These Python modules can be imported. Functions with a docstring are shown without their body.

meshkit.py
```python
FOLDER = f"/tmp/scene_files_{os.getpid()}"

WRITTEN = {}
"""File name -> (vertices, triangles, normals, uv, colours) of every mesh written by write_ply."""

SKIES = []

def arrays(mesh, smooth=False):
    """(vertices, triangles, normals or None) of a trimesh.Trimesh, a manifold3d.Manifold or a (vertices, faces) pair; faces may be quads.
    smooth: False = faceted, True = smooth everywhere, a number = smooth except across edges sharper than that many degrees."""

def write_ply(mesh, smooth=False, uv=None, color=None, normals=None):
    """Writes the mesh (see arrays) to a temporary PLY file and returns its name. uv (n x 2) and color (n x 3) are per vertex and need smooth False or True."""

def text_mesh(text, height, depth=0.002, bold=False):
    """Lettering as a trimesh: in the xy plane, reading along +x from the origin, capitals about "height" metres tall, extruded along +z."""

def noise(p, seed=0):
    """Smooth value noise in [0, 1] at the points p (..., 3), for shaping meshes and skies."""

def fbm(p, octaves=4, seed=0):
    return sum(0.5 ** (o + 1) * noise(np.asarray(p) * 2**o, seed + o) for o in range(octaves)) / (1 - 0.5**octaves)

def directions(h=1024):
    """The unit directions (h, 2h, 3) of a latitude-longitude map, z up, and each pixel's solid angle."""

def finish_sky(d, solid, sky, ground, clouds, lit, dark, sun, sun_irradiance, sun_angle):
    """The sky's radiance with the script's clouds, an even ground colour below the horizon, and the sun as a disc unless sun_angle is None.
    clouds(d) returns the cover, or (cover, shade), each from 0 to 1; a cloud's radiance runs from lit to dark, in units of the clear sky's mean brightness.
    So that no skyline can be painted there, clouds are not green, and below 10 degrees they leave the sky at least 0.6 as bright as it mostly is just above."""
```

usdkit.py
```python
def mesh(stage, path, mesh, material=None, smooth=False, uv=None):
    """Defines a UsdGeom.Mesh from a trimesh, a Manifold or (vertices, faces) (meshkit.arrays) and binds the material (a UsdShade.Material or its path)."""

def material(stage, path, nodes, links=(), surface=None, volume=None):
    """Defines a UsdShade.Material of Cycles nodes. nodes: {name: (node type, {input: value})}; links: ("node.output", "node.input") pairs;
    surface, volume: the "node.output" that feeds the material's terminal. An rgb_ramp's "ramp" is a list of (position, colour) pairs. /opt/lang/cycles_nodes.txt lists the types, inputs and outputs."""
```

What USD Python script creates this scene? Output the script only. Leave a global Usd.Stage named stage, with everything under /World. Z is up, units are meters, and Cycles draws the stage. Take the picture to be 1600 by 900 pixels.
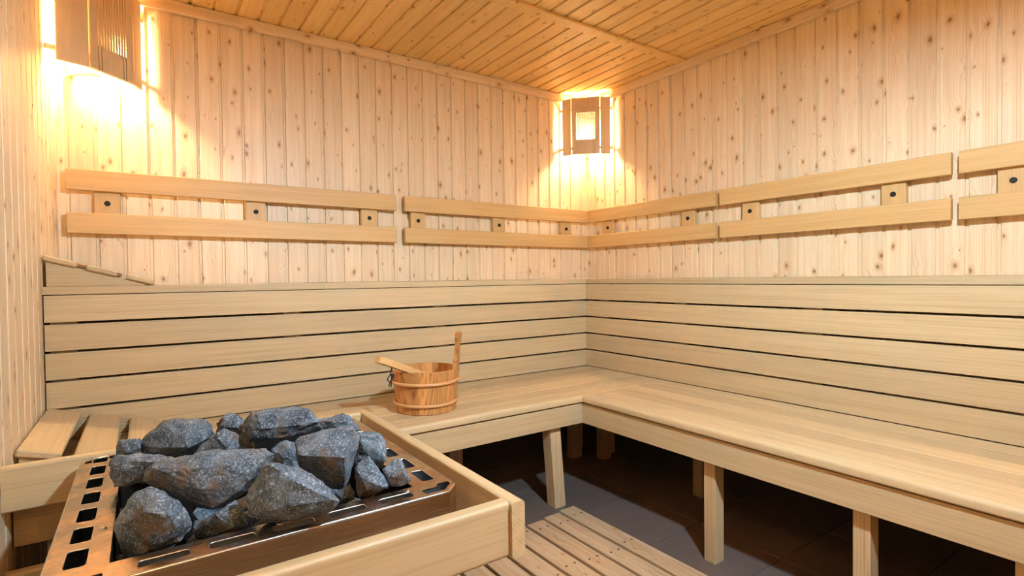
import math, random
import numpy as np
import trimesh
import manifold3d
from shapely.geometry import Polygon, box as sbox
from shapely.ops import unary_union
from pxr import Usd, UsdGeom, UsdLux, UsdShade, Gf, Sdf, Vt
import usdkit, meshkit

stage = Usd.Stage.CreateInMemory()
UsdGeom.SetStageUpAxis(stage, 'Z')
UsdGeom.SetStageMetersPerUnit(stage, 1.0)
UsdGeom.Xform.Define(stage, '/World')
UsdGeom.Scope.Define(stage, '/World/Looks')

# ------------------------------------------------------------------ camera
CF, YAW, PITCH, ROLL = 832.36, 0.604097, -0.0192182, 0.0119344
EYE = np.array([-2.53642, -2.742258, 0.961193])
_cy, _sy, _cp, _sp = math.cos(YAW), math.sin(YAW), math.cos(PITCH), math.sin(PITCH)
FWD = np.array([_sy * _cp, _cy * _cp, _sp])
_r0 = np.array([_cy, -_sy, 0.0])
_u0 = np.cross(_r0, FWD)
RIGHT = math.cos(ROLL) * _r0 - math.sin(ROLL) * _u0
UP = math.sin(ROLL) * _r0 + math.cos(ROLL) * _u0
cam = UsdGeom.Camera.Define(stage, '/World/camera')
_m = np.eye(4)
_m[0, :3], _m[1, :3], _m[2, :3], _m[3, :3] = RIGHT, UP, -FWD, EYE
cam.AddTransformOp().Set(Gf.Matrix4d(_m.tolist()))
cam.CreateHorizontalApertureAttr(36.0)
cam.CreateVerticalApertureAttr(20.25)
cam.CreateFocalLengthAttr(CF / 1600 * 36.0)
cam.CreateClippingRangeAttr(Gf.Vec2f(0.02, 100))
EXPOSURE = 0.28
cam.CreateExposureAttr(EXPOSURE)

# ------------------------------------------------------------------ light: unseen cool flash out of view, lights the benches and walls
FLASH = np.array([-1.72, -2.65, 1.80])
AIM = np.array([-1.05, -0.9, 1.15])
# (unseen, behind the viewer; its hood is placed to darken the ceiling and wall tops)
_z = (FLASH - AIM) / np.linalg.norm(FLASH - AIM)
_x = np.cross([0, 0, 1.0], _z); _x /= np.linalg.norm(_x)
_y = np.cross(_z, _x)
FLASH_FRAME = np.eye(4); FLASH_FRAME[:3, 0], FLASH_FRAME[:3, 1], FLASH_FRAME[:3, 2], FLASH_FRAME[:3, 3] = _x, _y, _z, FLASH
fl = UsdLux.RectLight.Define(stage, '/World/flash_head')
fl.CreateWidthAttr(0.09)
fl.CreateHeightAttr(0.09)
fl.CreateColorAttr(Gf.Vec3f(0.62, 0.85, 1.0))
fl.CreateIntensityAttr(2000.0)
fl.AddTransformOp().Set(Gf.Matrix4d(FLASH_FRAME.T.tolist()))
BULB = 1450.0            # strength of the wall lamps' bulbs
BULB_COLOR = (1.0, 0.78, 0.43)

# ------------------------------------------------------------------ helpers
def unproj(u, v, depth):
    return EYE + depth * (FWD + RIGHT * (u - 800) / CF - UP * (v - 450) / CF)

def on_z(u, v, z):
    d = FWD + RIGHT * (u - 800) / CF - UP * (v - 450) / CF
    t = (z - EYE[2]) / d[2]
    return EYE + t * d, t

_names = {}
def numbered(parent, name):
    k = _names.get((parent, name), 0)
    _names[(parent, name)] = k + 1
    return f'{parent}/{name}' if k == 0 else f'{parent}/{name}_{k:03d}'

def tag(prim, label=None, cat=None, group=None, kind=None):
    for k, v in (('label', label), ('category', cat), ('group', group), ('kind', kind)):
        if v:
            prim.SetCustomDataByKey(k, v)
    return prim

def thing(name, label=None, cat=None, group=None, kind=None, loc=(0, 0, 0)):
    path = numbered('/World', name)
    x = UsdGeom.Xform.Define(stage, path)
    if any(loc):
        x.AddTranslateOp().Set(Gf.Vec3d(*[float(c) for c in loc]))
    tag(x.GetPrim(), label, cat, group, kind)
    return path

def obj(name, mesh, mat, parent='/World', smooth=False, label=None, cat=None, group=None, kind=None):
    path = numbered(parent, name)
    m = usdkit.mesh(stage, path, mesh, mat, smooth)
    tag(m.GetPrim(), label, cat, group, kind)
    return path

def cat_meshes(ms):
    return trimesh.util.concatenate(ms)

def fan_extrude(poly, axis, lo, hi):
    """convex cross-section poly (n,2) extruded along axis; the poly's coordinates are the other two axes in cyclic order."""
    poly = np.asarray(poly, float)
    n = len(poly)
    a, b = {0: (1, 2), 1: (2, 0), 2: (0, 1)}[axis]
    v = np.zeros((2 * n, 3))
    v[:n, a], v[:n, b], v[:n, axis] = poly[:, 0], poly[:, 1], lo
    v[n:, a], v[n:, b], v[n:, axis] = poly[:, 0], poly[:, 1], hi
    f = []
    for i in range(n):
        j = (i + 1) % n
        f += [[i, j, n + j], [i, n + j, n + i]]
    for i in range(1, n - 1):
        f += [[0, i + 1, i], [n, n + i, n + i + 1]]
    m = trimesh.Trimesh(v, f, process=False)
    return m

def beam(lo, hi, r=0.004, seg=2, axis=None, rs=None):
    """a box with its four long edges rounded (rs: radii for the corners in order of the cross-section)."""
    lo, hi = np.minimum(lo, hi).astype(float), np.maximum(lo, hi).astype(float)
    if axis is None:
        axis = int(np.argmax(hi - lo))
    a, b = {0: (1, 2), 1: (2, 0), 2: (0, 1)}[axis]
    x0, x1, y0, y1 = lo[a], hi[a], lo[b], hi[b]
    rs = rs or (r, r, r, r)
    pts = []
    for (cx, cy, sx, sy, t0), rr in zip(((x0, y0, 1, 1, 180), (x1, y0, -1, 1, 270), (x1, y1, -1, -1, 0), (x0, y1, 1, -1, 90)), rs):
        rr = min(rr, 0.49 * min(x1 - x0, y1 - y0))
        for k in range(seg + 1):
            t = math.radians(t0 + 90 * k / seg)
            pts.append((cx + sx * rr + rr * math.cos(t), cy + sy * rr + rr * math.sin(t)))
    return fan_extrude(pts, axis, lo[axis], hi[axis])

def cbox(lo, hi, c=0.002):
    """a box with every edge chamfered."""
    lo, hi = np.minimum(lo, hi).astype(float), np.maximum(lo, hi).astype(float)
    c = min(c, 0.45 * (hi - lo).min())
    pts = []
    for s in np.ndindex(2, 2, 2):
        p = np.where(s, hi, lo)
        d = np.where(s, -c, c)
        for k in range(3):
            q = p + d
            q[k] = p[k]
            pts.append(q)
    return trimesh.convex.convex_hull(np.array(pts))

def bar(p, q, w, t, up=(0, 0, 1), c=0.003):
    """a rectangular bar from p to q, w wide and t thick (thickness towards up)."""
    p, q = np.asarray(p, float), np.asarray(q, float)
    d = q - p; L = np.linalg.norm(d); d /= L
    s = np.cross(d, up); s /= np.linalg.norm(s)
    n = np.cross(s, d)
    m = cbox((0, -w / 2, -t / 2), (L, w / 2, t / 2), c)
    T = np.eye(4); T[:3, 0], T[:3, 1], T[:3, 2], T[:3, 3] = d, s, n, p
    if np.linalg.det(T[:3, :3]) < 0:
        T[:3, 1] *= -1
    m.apply_transform(T)
    return m

def tube(pts, radii, sides=8, closed=False):
    p = np.asarray(pts, float); n = len(p)
    r = np.broadcast_to(radii, (n,)).astype(float)
    t = (np.roll(p, -1, 0) - np.roll(p, 1, 0)) if closed else np.gradient(p, axis=0)
    t /= np.linalg.norm(t, axis=1, keepdims=True) + 1e-12
    ref = np.array([0, 0, 1.0]) if abs(t[:, 2]).mean() < 0.8 else np.array([1.0, 0, 0])
    a = np.cross(t, ref); a /= np.linalg.norm(a, axis=1, keepdims=True) + 1e-12
    b = np.cross(t, a)
    ang = np.arange(sides) * 2 * np.pi / sides
    v = p[:, None] + r[:, None, None] * (np.cos(ang)[None, :, None] * a[:, None] + np.sin(ang)[None, :, None] * b[:, None])
    v = v.reshape(-1, 3); f = []
    for i in range(n if closed else n - 1):
        i2 = (i + 1) % n
        for j in range(sides):
            k = (j + 1) % sides
            f += [[i * sides + j, i * sides + k, i2 * sides + k], [i * sides + j, i2 * sides + k, i2 * sides + j]]
    if not closed:
        v = np.vstack([v, p[:1], p[-1:]])
        for j in range(sides):
            k = (j + 1) % sides
            f += [[len(v) - 2, k, j], [len(v) - 1, (n - 1) * sides + j, (n - 1) * sides + k]]
    m = trimesh.Trimesh(v, f, process=False)
    m.fix_normals()
    return m

def extrude(poly, h, z0=0.0):
    m = trimesh.creation.extrude_polygon(poly, h, engine='earcut')
    m.apply_translation((0, 0, z0))
    return m

# ------------------------------------------------------------------ materials
LOOKS = '/World/Looks/'
def wood(name, axis, light, dark, knots=0.0, ring=60.0, contrast=0.55, rough=0.42, tone=0.14, fine=0.25, bump=0.12, blotch=0.0, lum=1.0):
    """procedural timber. axis: the direction of the grain (0, 1, 2). Every object gets its own stretch of the timber through object_info.random."""
    a, b = [k for k in range(3) if k != axis]
    XYZ = 'xyz'
    N, Lk = {}, []
    N['geo'] = ('geometry', {}); N['oi'] = ('object_info', {})
    N['sep'] = ('separate_xyz', {}); Lk.append(('geo.position', 'sep.vector'))
    N['re'] = ('combine_xyz', {})
    N['m1'] = ('math', {'math_type': 'multiply_add', 'value2': 0.9}); N['m2'] = ('math', {'math_type': 'multiply_add', 'value2': -0.9})
    Lk += [(f'sep.{XYZ[b]}', 'm1.value1'), (f'sep.{XYZ[a]}', 'm1.value3'), (f'sep.{XYZ[a]}', 'm2.value1'), (f'sep.{XYZ[b]}', 'm2.value3'),
           ('m1.value', 're.x'), ('m2.value', 're.y'), (f'sep.{XYZ[axis]}', 're.z')]
    N['off'] = ('vector_math', {'math_type': 'multiply_add', 'vector2': (0.0, 0.0, 0.0)})
    N['rv'] = ('combine_xyz', {})
    for k, c in enumerate('xyz'):
        N[f'rm{c}'] = ('math', {'math_type': 'multiply', 'value2': (37.7, 11.3, 91.9)[k]})
        Lk += [('oi.random', f'rm{c}.value1'), (f'rm{c}.value', f'rv.{c}')]
    N['off'] = ('vector_math', {'math_type': 'add'})
    Lk += [('re.vector', 'off.vector1'), ('rv.vector', 'off.vector2')]
    # knots
    if knots > 0:
        N['ks'] = ('separate_xyz', {}); N['kmap'] = ('combine_xyz', {}); N['kz'] = ('math', {'math_type': 'multiply', 'value2': 0.55})
        Lk += [('off.vector', 'ks.vector'), ('ks.x', 'kmap.x'), ('ks.z', 'kz.value1'), ('kz.value', 'kmap.y')]
        N['kwarp'] = ('noise_texture', {'scale': 14.0, 'detail': 1.0})
        Lk += [('kmap.vector', 'kwarp.vector')]
        N['kw2'] = ('mix_vector', {'fac': 0.012}); N['kadd'] = ('vector_math', {'math_type': 'add'})
        N['kws'] = ('vector_math', {'math_type': 'scale', 'scale': 0.02})
        Lk += [('kwarp.color', 'kws.vector1'), ('kmap.vector', 'kadd.vector1'), ('kws.vector', 'kadd.vector2')]
        del N['kw2']
        N['vor'] = ('voronoi_texture', {'dimensions': '2D', 'feature': 'f1', 'scale': 14.0, 'randomness': 1.0})
        Lk.append(('kadd.vector', 'vor.vector'))
        N['kc'] = ('separate_xyz', {}); Lk.append(('vor.color', 'kc.vector'))
        N['kp'] = ('math', {'math_type': 'power', 'value2': 1.3}); Lk.append(('kc.x', 'kp.value1'))
        N['kr'] = ('math', {'math_type': 'multiply', 'value2': 0.105 * knots}); Lk.append(('kp.value', 'kr.value1'))
        N['kd'] = ('math', {'math_type': 'divide'}); Lk += [('vor.distance', 'kd.value1'), ('kr.value', 'kd.value2')]
        N['kcore'] = ('map_range', {'range_type': 'smoothstep', 'from_min': 0.55, 'from_max': 1.0, 'to_min': 1.0, 'to_max': 0.0, 'clamp': True})
        N['khalo'] = ('map_range', {'range_type': 'smoothstep', 'from_min': 0.7, 'from_max': 2.9, 'to_min': 1.0, 'to_max': 0.0, 'clamp': True})
        Lk += [('kd.value', 'kcore.value'), ('kd.value', 'khalo.value')]
        N['swirl'] = ('map_range', {'range_type': 'smoothstep', 'from_min': 0.0, 'from_max': 0.42, 'to_min': 0.014, 'to_max': 0.0, 'clamp': True})
        Lk.append(('vor.distance', 'swirl.value'))
        N['sw'] = ('combine_xyz', {}); Lk.append(('swirl.result', 'sw.x'))
        N['gpos'] = ('vector_math', {'math_type': 'add'}); Lk += [('off.vector', 'gpos.vector1'), ('sw.vector', 'gpos.vector2')]
        gp = 'gpos.vector'
    else:
        gp = 'off.vector'
    # growth rings
    N['wmap'] = ('mapping', {'scale': (1.0, 0.6, 0.055)}); Lk.append((gp, 'wmap.vector'))
    N['wav'] = ('wave_texture', {'wave_type': 'bands', 'bands_direction': 'x', 'profile': 'sine', 'scale': ring, 'distortion': 5.0, 'detail': 2.0, 'detail_scale': 0.35, 'detail_roughness': 0.5})
    Lk.append(('wmap.vector', 'wav.vector'))
    N['wp'] = ('math', {'math_type': 'power', 'value2': 1.7}); Lk.append(('wav.fac', 'wp.value1'))
    # low streaks and fine fibres
    N['smap'] = ('mapping', {'scale': (1.0, 1.0, 0.05)}); Lk.append((gp, 'smap.vector'))
    N['str'] = ('noise_texture', {'scale': 45.0, 'detail': 3.0, 'roughness': 0.6}); Lk.append(('smap.vector', 'str.vector'))
    N['fmap'] = ('mapping', {'scale': (1.0, 1.0, 0.03)}); Lk.append(('off.vector', 'fmap.vector'))
    N['fin'] = ('noise_texture', {'scale': 520.0, 'detail': 2.0, 'roughness': 0.6}); Lk.append(('fmap.vector', 'fin.vector'))
    N['s1'] = ('map_range', {'from_min': 0.33, 'from_max': 0.68, 'to_min': 0.0, 'to_max': 1.0, 'clamp': True}); Lk.append(('str.fac', 's1.value'))
    N['g1'] = ('math', {'math_type': 'multiply'}); Lk += [('wp.value', 'g1.value1'), ('s1.result', 'g1.value2')]
    N['g2'] = ('math', {'math_type': 'multiply_add', 'value2': fine, 'value3': -0.5 * fine}); Lk.append(('fin.fac', 'g2.value1'))
    N['g3'] = ('math', {'math_type': 'multiply_add', 'value2': contrast}); Lk += [('g1.value', 'g3.value1'), ('g2.value', 'g3.value3')]
    N['g4'] = ('math', {'math_type': 'multiply_add', 'value2': 0.35}); Lk += [('s1.result', 'g4.value1'), ('g3.value', 'g4.value3')]
    light = tuple(lum * c for c in light); dark = tuple(lum * c for c in dark)
    N['col'] = ('mix_color', {'a': light, 'b': dark, 'use_clamp': True}); Lk.append(('g4.value', 'col.fac'))
    cur = 'col.result'
    if knots > 0:
        N['hm'] = ('math', {'math_type': 'multiply', 'value2': 0.5}); Lk.append(('khalo.result', 'hm.value1'))
        N['halo'] = ('mix_color', {'b': (0.52, 0.26, 0.09)}); Lk += [('hm.value', 'halo.fac'), (cur, 'halo.a')]
        N['cm'] = ('math', {'math_type': 'multiply', 'value2': 0.72}); Lk.append(('kcore.result', 'cm.value1'))
        N['core'] = ('mix_color', {'b': (0.24, 0.10, 0.032)}); Lk += [('cm.value', 'core.fac'), ('halo.result', 'core.a')]
        cur = 'core.result'
    if blotch > 0:
        N['bl'] = ('noise_texture', {'scale': 5.0, 'detail': 3.0}); Lk.append(('off.vector', 'bl.vector'))
        N['bm'] = ('map_range', {'from_min': 0.45, 'from_max': 0.75, 'to_min': 0.0, 'to_max': blotch, 'clamp': True}); Lk.append(('bl.fac', 'bm.value'))
        N['bc'] = ('mix_color', {'b': (0.42, 0.38, 0.27)}); Lk += [('bm.result', 'bc.fac'), (cur, 'bc.a')]
        cur = 'bc.result'
    N['tn'] = ('math', {'math_type': 'multiply_add', 'value2': tone, 'value3': 1.0 - tone * 0.6}); Lk.append(('oi.random', 'tn.value1'))
    N['hsv'] = ('hsv', {'hue': 0.5, 'saturation': 1.0, 'fac': 1.0}); Lk += [('tn.value', 'hsv.value'), (cur, 'hsv.color')]
    N['bmp'] = ('bump', {'strength': bump, 'distance': 0.001}); Lk.append(('g3.value', 'bmp.height'))
    N['rg'] = ('math', {'math_type': 'multiply_add', 'value2': 0.12, 'value3': rough - 0.06}); Lk.append(('str.fac', 'rg.value1'))
    N['p'] = ('principled_bsdf', {'ior': 1.48})
    Lk += [('hsv.color', 'p.base_color'), ('bmp.normal', 'p.normal'), ('rg.value', 'p.roughness')]
    return usdkit.material(stage, LOOKS + name, N, Lk, surface='p.BSDF')

AX = 'xyz'
SPRUCE = [wood(f'spruce_{AX[k]}', k, (0.85, 0.68, 0.47), (0.70, 0.45, 0.24), knots=1.0, ring=42.0) for k in range(3)]
CEILW = wood('ceiling_spruce', 1, (0.86, 0.60, 0.27), (0.72, 0.43, 0.16), knots=0.85, ring=42.0)
ABACHI = [wood(f'abachi_{AX[k]}', k, (0.60, 0.43, 0.24), (0.43, 0.28, 0.135), ring=34.0, contrast=0.4, rough=0.48, tone=0.2, fine=0.55, blotch=0.18) for k in range(3)]
SLATW = [wood(f'backrest_wood_{AX[k]}', k, (0.68, 0.44, 0.19), (0.52, 0.30, 0.11), ring=34.0, contrast=0.3, rough=0.5, tone=0.06, fine=0.3) for k in range(3)]
DECKW = wood('deck_wood', 1, (0.56, 0.39, 0.24), (0.36, 0.21, 0.10), knots=0.6, ring=36.0, contrast=0.7, rough=0.55, tone=0.2)
LEGW = wood('leg_wood', 2, (0.66, 0.46, 0.26), (0.46, 0.28, 0.13), knots=0.0, ring=40.0, contrast=0.7, rough=0.5)
LAMPW = wood('lamp_wood', 2, (0.74, 0.54, 0.33), (0.61, 0.41, 0.22), ring=34.0, contrast=0.25, rough=0.5, tone=0.06)
CEDAR = wood('bucket_wood', 2, (0.66, 0.31, 0.10), (0.34, 0.11, 0.025), ring=30.0, contrast=0.9, rough=0.33, tone=0.35, fine=0.2)
HOOPW = wood('hoop_wood', 0, (0.66, 0.34, 0.14), (0.50, 0.22, 0.08), ring=20.0, contrast=0.3, rough=0.33, tone=0.05)
LADLEW = wood('ladle_wood', 0, (0.74, 0.44, 0.19), (0.58, 0.29, 0.10), ring=26.0, contrast=0.5, rough=0.38, tone=0.05)

def plain(name, color, rough=0.5, metal=0.0):
    return usdkit.material(stage, LOOKS + name, {'p': ('principled_bsdf', {'base_color': color, 'roughness': rough, 'metallic': metal})}, [], surface='p.BSDF')
BLACK = plain('black_bolt', (0.010, 0.008, 0.007), 0.7)
CORD = plain('black_cord', (0.01, 0.01, 0.012), 0.7)
SCREW = plain('screw_steel', (0.62, 0.58, 0.54), 0.28, 1.0)
SCREWD = plain('rusty_screw', (0.13, 0.07, 0.04), 0.6, 0.3)
BASKET_SHADE = usdkit.material(stage, LOOKS + 'basket_shade', {'d': ('diffuse_bsdf', {'color': (0.016, 0.014, 0.013)})}, [], surface='d.BSDF')  # near-black colour stands for the shade inside the stone basket
SOCKET = plain('porcelain', (0.75, 0.73, 0.68), 0.3)
BULBM2 = usdkit.material(stage, LOOKS + 'fill_bulb', {'e': ('emission', {'color': BULB_COLOR, 'strength': BULB * 4.2})}, [], surface='e.emission')  # stronger bulb for the added fill lamps behind the viewer
BULBM = usdkit.material(stage, LOOKS + 'lit_bulb', {'e': ('emission', {'color': BULB_COLOR, 'strength': BULB})}, [], surface='e.emission')

STEEL = usdkit.material(stage, LOOKS + 'tarnished_steel', {
    'g': ('geometry', {}), 'n': ('noise_texture', {'scale': 16.0, 'detail': 4.0, 'roughness': 0.6}),
    'n2': ('noise_texture', {'scale': 90.0, 'detail': 3.0}),
    'r': ('map_range', {'from_min': 0.42, 'from_max': 0.66, 'to_min': 0.1, 'to_max': 0.95, 'clamp': True}),
    'c': ('mix_color', {'a': (0.60, 0.51, 0.44), 'b': (0.44, 0.275, 0.165)}),
    'ro': ('map_range', {'from_min': 0.3, 'from_max': 0.7, 'to_min': 0.14, 'to_max': 0.34, 'clamp': True}),
    'b': ('bump', {'strength': 0.04, 'distance': 0.001}),
    'p': ('principled_bsdf', {'metallic': 1.0})},
    [('g.position', 'n.vector'), ('g.position', 'n2.vector'), ('n.fac', 'r.value'), ('r.result', 'c.fac'), ('c.result', 'p.base_color'), ('n.fac', 'ro.value'), ('ro.result', 'p.roughness'), ('n2.fac', 'b.height'), ('b.normal', 'p.normal')], surface='p.BSDF')
CASE = usdkit.material(stage, LOOKS + 'casing_steel', {'g': ('geometry', {}), 'm': ('mapping', {'scale': (1.0, 1.0, 40.0)}), 'n': ('noise_texture', {'scale': 9.0, 'detail': 3.0}), 'r': ('map_range', {'from_min': 0.3, 'from_max': 0.7, 'to_min': 0.10, 'to_max': 0.22}), 'p': ('principled_bsdf', {'base_color': (0.66, 0.58, 0.52), 'metallic': 1.0})}, [('g.position', 'm.vector'), ('m.vector', 'n.vector'), ('n.fac', 'r.value'), ('r.result', 'p.roughness')], surface='p.BSDF')
LINER = usdkit.material(stage, LOOKS + 'liner_steel', {'p': ('principled_bsdf', {'base_color': (0.46, 0.51, 0.56), 'roughness': 0.5, 'metallic': 0.25})}, [], surface='p.BSDF')

STONE = usdkit.material(stage, LOOKS + 'olivine_stone', {
    'g': ('geometry', {}), 'oi': ('object_info', {}),
    'ro': ('math', {'math_type': 'multiply', 'value2': 17.0}),
    'rv': ('combine_xyz', {}), 'pos': ('vector_math', {'math_type': 'add'}),
    'sp': ('noise_texture', {'scale': 260.0, 'detail': 3.0, 'roughness': 0.65}),
    'spr': ('map_range', {'from_min': 0.50, 'from_max': 0.70, 'to_min': 0.0, 'to_max': 1.0, 'clamp': True}),
    'pa': ('noise_texture', {'scale': 26.0, 'detail': 4.0, 'roughness': 0.6}),
    'base': ('rgb_ramp', {'ramp': [(0.32, (0.032, 0.047, 0.072)), (0.5, (0.078, 0.108, 0.15)), (0.68, (0.18, 0.225, 0.285))]}),
    'c1': ('mix_color', {'b': (0.50, 0.58, 0.66)}),
    'sf': ('math', {'math_type': 'multiply', 'value2': 0.75}),
    'st': ('noise_texture', {'scale': 13.0, 'detail': 3.0, 'roughness': 0.55}),
    'str': ('map_range', {'from_min': 0.57, 'from_max': 0.64, 'to_min': 0.0, 'to_max': 0.7, 'clamp': True}),
    'c2': ('mix_color', {'b': (0.145, 0.085, 0.04)}),
    'bn': ('noise_texture', {'scale': 110.0, 'detail': 5.0, 'roughness': 0.7}),
    'b': ('bump', {'strength': 0.55, 'distance': 0.004}),
    'p': ('principled_bsdf', {'roughness': 0.62})},
    [('oi.random', 'ro.value1'), ('ro.value', 'rv.x'), ('ro.value', 'rv.z'), ('g.position', 'pos.vector1'), ('rv.vector', 'pos.vector2'),
     ('pos.vector', 'sp.vector'), ('pos.vector', 'pa.vector'), ('pos.vector', 'st.vector'), ('pos.vector', 'bn.vector'),
     ('sp.fac', 'spr.value'), ('pa.fac', 'base.fac'), ('base.color', 'c1.a'), ('spr.result', 'sf.value1'), ('sf.value', 'c1.fac'),
     ('st.fac', 'str.value'), ('str.result', 'c2.fac'), ('c1.result', 'c2.a'), ('c2.result', 'p.base_color'), ('bn.fac', 'b.height'), ('b.normal', 'p.normal')], surface='p.BSDF')

TILE = usdkit.material(stage, LOOKS + 'floor_tile', {
    'g': ('geometry', {}), 'n': ('noise_texture', {'scale': 35.0, 'detail': 4.0}), 'oi': ('object_info', {}),
    'c': ('mix_color', {'a': (0.105, 0.072, 0.060), 'b': (0.15, 0.108, 0.092)}),
    't': ('math', {'math_type': 'multiply_add', 'value2': 0.2, 'value3': 0.9}), 'h': ('hsv', {}),
    'p': ('principled_bsdf', {'roughness': 0.5})},
    [('g.position', 'n.vector'), ('n.fac', 'c.fac'), ('c.result', 'h.color'), ('oi.random', 't.value1'), ('t.value', 'h.value'), ('h.color', 'p.base_color')], surface='p.BSDF')
GROUT = plain('grout', (0.10, 0.075, 0.06), 0.9)

# ------------------------------------------------------------------ the room
XL, YF, ZC, ZF = -2.81, -3.4, 2.172, -0.025      # left wall, front wall, ceiling, floor
PW = 0.0904
PROFILE = [(0.0, 0.013), (0.0, 0.0075), (0.0100, 0.0075), (0.0130, 0.0), (0.0882, 0.0), (PW, 0.0040), (PW, 0.013)]

def plank_mesh(axis, across, sign_a, a0, depth_axis, front, sign_d, lo, hi, width=PW):
    """one matchboard plank: runs along axis from lo to hi; starts at a0 on the across axis and goes sign_a; its face lies at front on depth_axis, its body goes sign_d."""
    prof = [(min(u, width), d) for u, d in PROFILE]
    n = len(prof); v = np.zeros((2 * n, 3))
    for i, (u, d) in enumerate(prof):
        for k, e in ((0, lo), (1, hi)):
            q = v[k * n + i]
            q[axis], q[across], q[depth_axis] = e, a0 + sign_a * u, front + sign_d * d
    side = [[i, (i + 1) % n, n + (i + 1) % n] for i in range(n)] + [[i, n + (i + 1) % n, n + i] for i in range(n)]
    cap = Polygon(prof)
    tv, tf = trimesh.creation.triangulate_polygon(cap, engine='earcut')
    idx = [int(np.argmin([(p[0] - q[0]) ** 2 + (p[1] - q[1]) ** 2 for q in prof])) for p in tv]
    caps = [[idx[a], idx[b], idx[c]] for a, b, c in tf]
    f = side + [[a, c, b] for a, b, c in caps] + [[n + a, n + b, n + c] for a, b, c in caps]
    m = trimesh.Trimesh(v, f, process=False)
    m.fix_normals()
    return m

def panel(parent, axis, across, sign_a, start, end, depth_axis, front, sign_d, lo, hi, mat):
    """a run of planks from start to end along the across axis."""
    a = start
    while (end - a) * sign_a > 0.014:
        w = min(PW, abs(end - a))
        obj('plank', plank_mesh(axis, across, sign_a, a, depth_axis, front, sign_d, lo, hi, w), mat, parent)
        a += sign_a * PW

wb = thing('wall_back', 'back wall of upright knotty spruce planks, the longer wall behind the bucket', 'wall', kind='structure')
obj('plank', plank_mesh(2, 0, -1, 0.013, 1, 0.0, 1, ZF, ZC, 0.0735), SPRUCE[2], wb)
panel(wb, 2, 0, -1, -0.0605, XL, 1, 0.0, 1, ZF, ZC, SPRUCE[2])
wr = thing('wall_right', 'right wall of upright knotty spruce planks', 'wall', kind='structure')
obj('plank', plank_mesh(2, 1, -1, 0.013, 0, 0.0, 1, ZF, ZC, 0.0854), SPRUCE[2], wr)
panel(wr, 2, 1, -1, -0.0724, YF, 0, 0.0, 1, ZF, ZC, SPRUCE[2])
wl = thing('wall_left', 'left wall of narrow upright spruce planks at the picture edge', 'wall', kind='structure')
panel(wl, 2, 1, -1, 0.013, YF, 0, XL, -1, ZF, ZC, SPRUCE[2])
wf = thing('wall_front', 'spruce plank wall on the side of the room behind the viewer', 'wall', kind='structure')
panel(wf, 2, 0, -1, 0.0, XL, 1, YF, -1, ZF, ZC, SPRUCE[2])
ce = thing('ceiling', 'ceiling of orange toned spruce planks', 'ceiling', kind='structure')
for lo, hi in ((-0.803, 0.0), (-2.35, -0.803), (YF, -2.35)):
    obj('plank', plank_mesh(1, 0, -1, 0.0, 2, ZC, 1, lo, hi, 0.0815), CEILW, ce)
    panel(ce, 1, 0, -1, -0.0815, XL, 2, ZC, 1, lo, hi, CEILW)
tr = obj('trim_1', beam((XL, -0.022, 2.120), (0, 0, ZC), 0.006), SPRUCE[0], smooth=40, label='wooden ceiling moulding along the top of the back wall', cat='trim', kind='structure')
obj('trim_2', beam((-0.022, YF, 2.120), (0, -0.022, ZC), 0.006), SPRUCE[1], smooth=40, label='wooden ceiling moulding along the top of the right wall', cat='trim', kind='structure')
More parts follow.
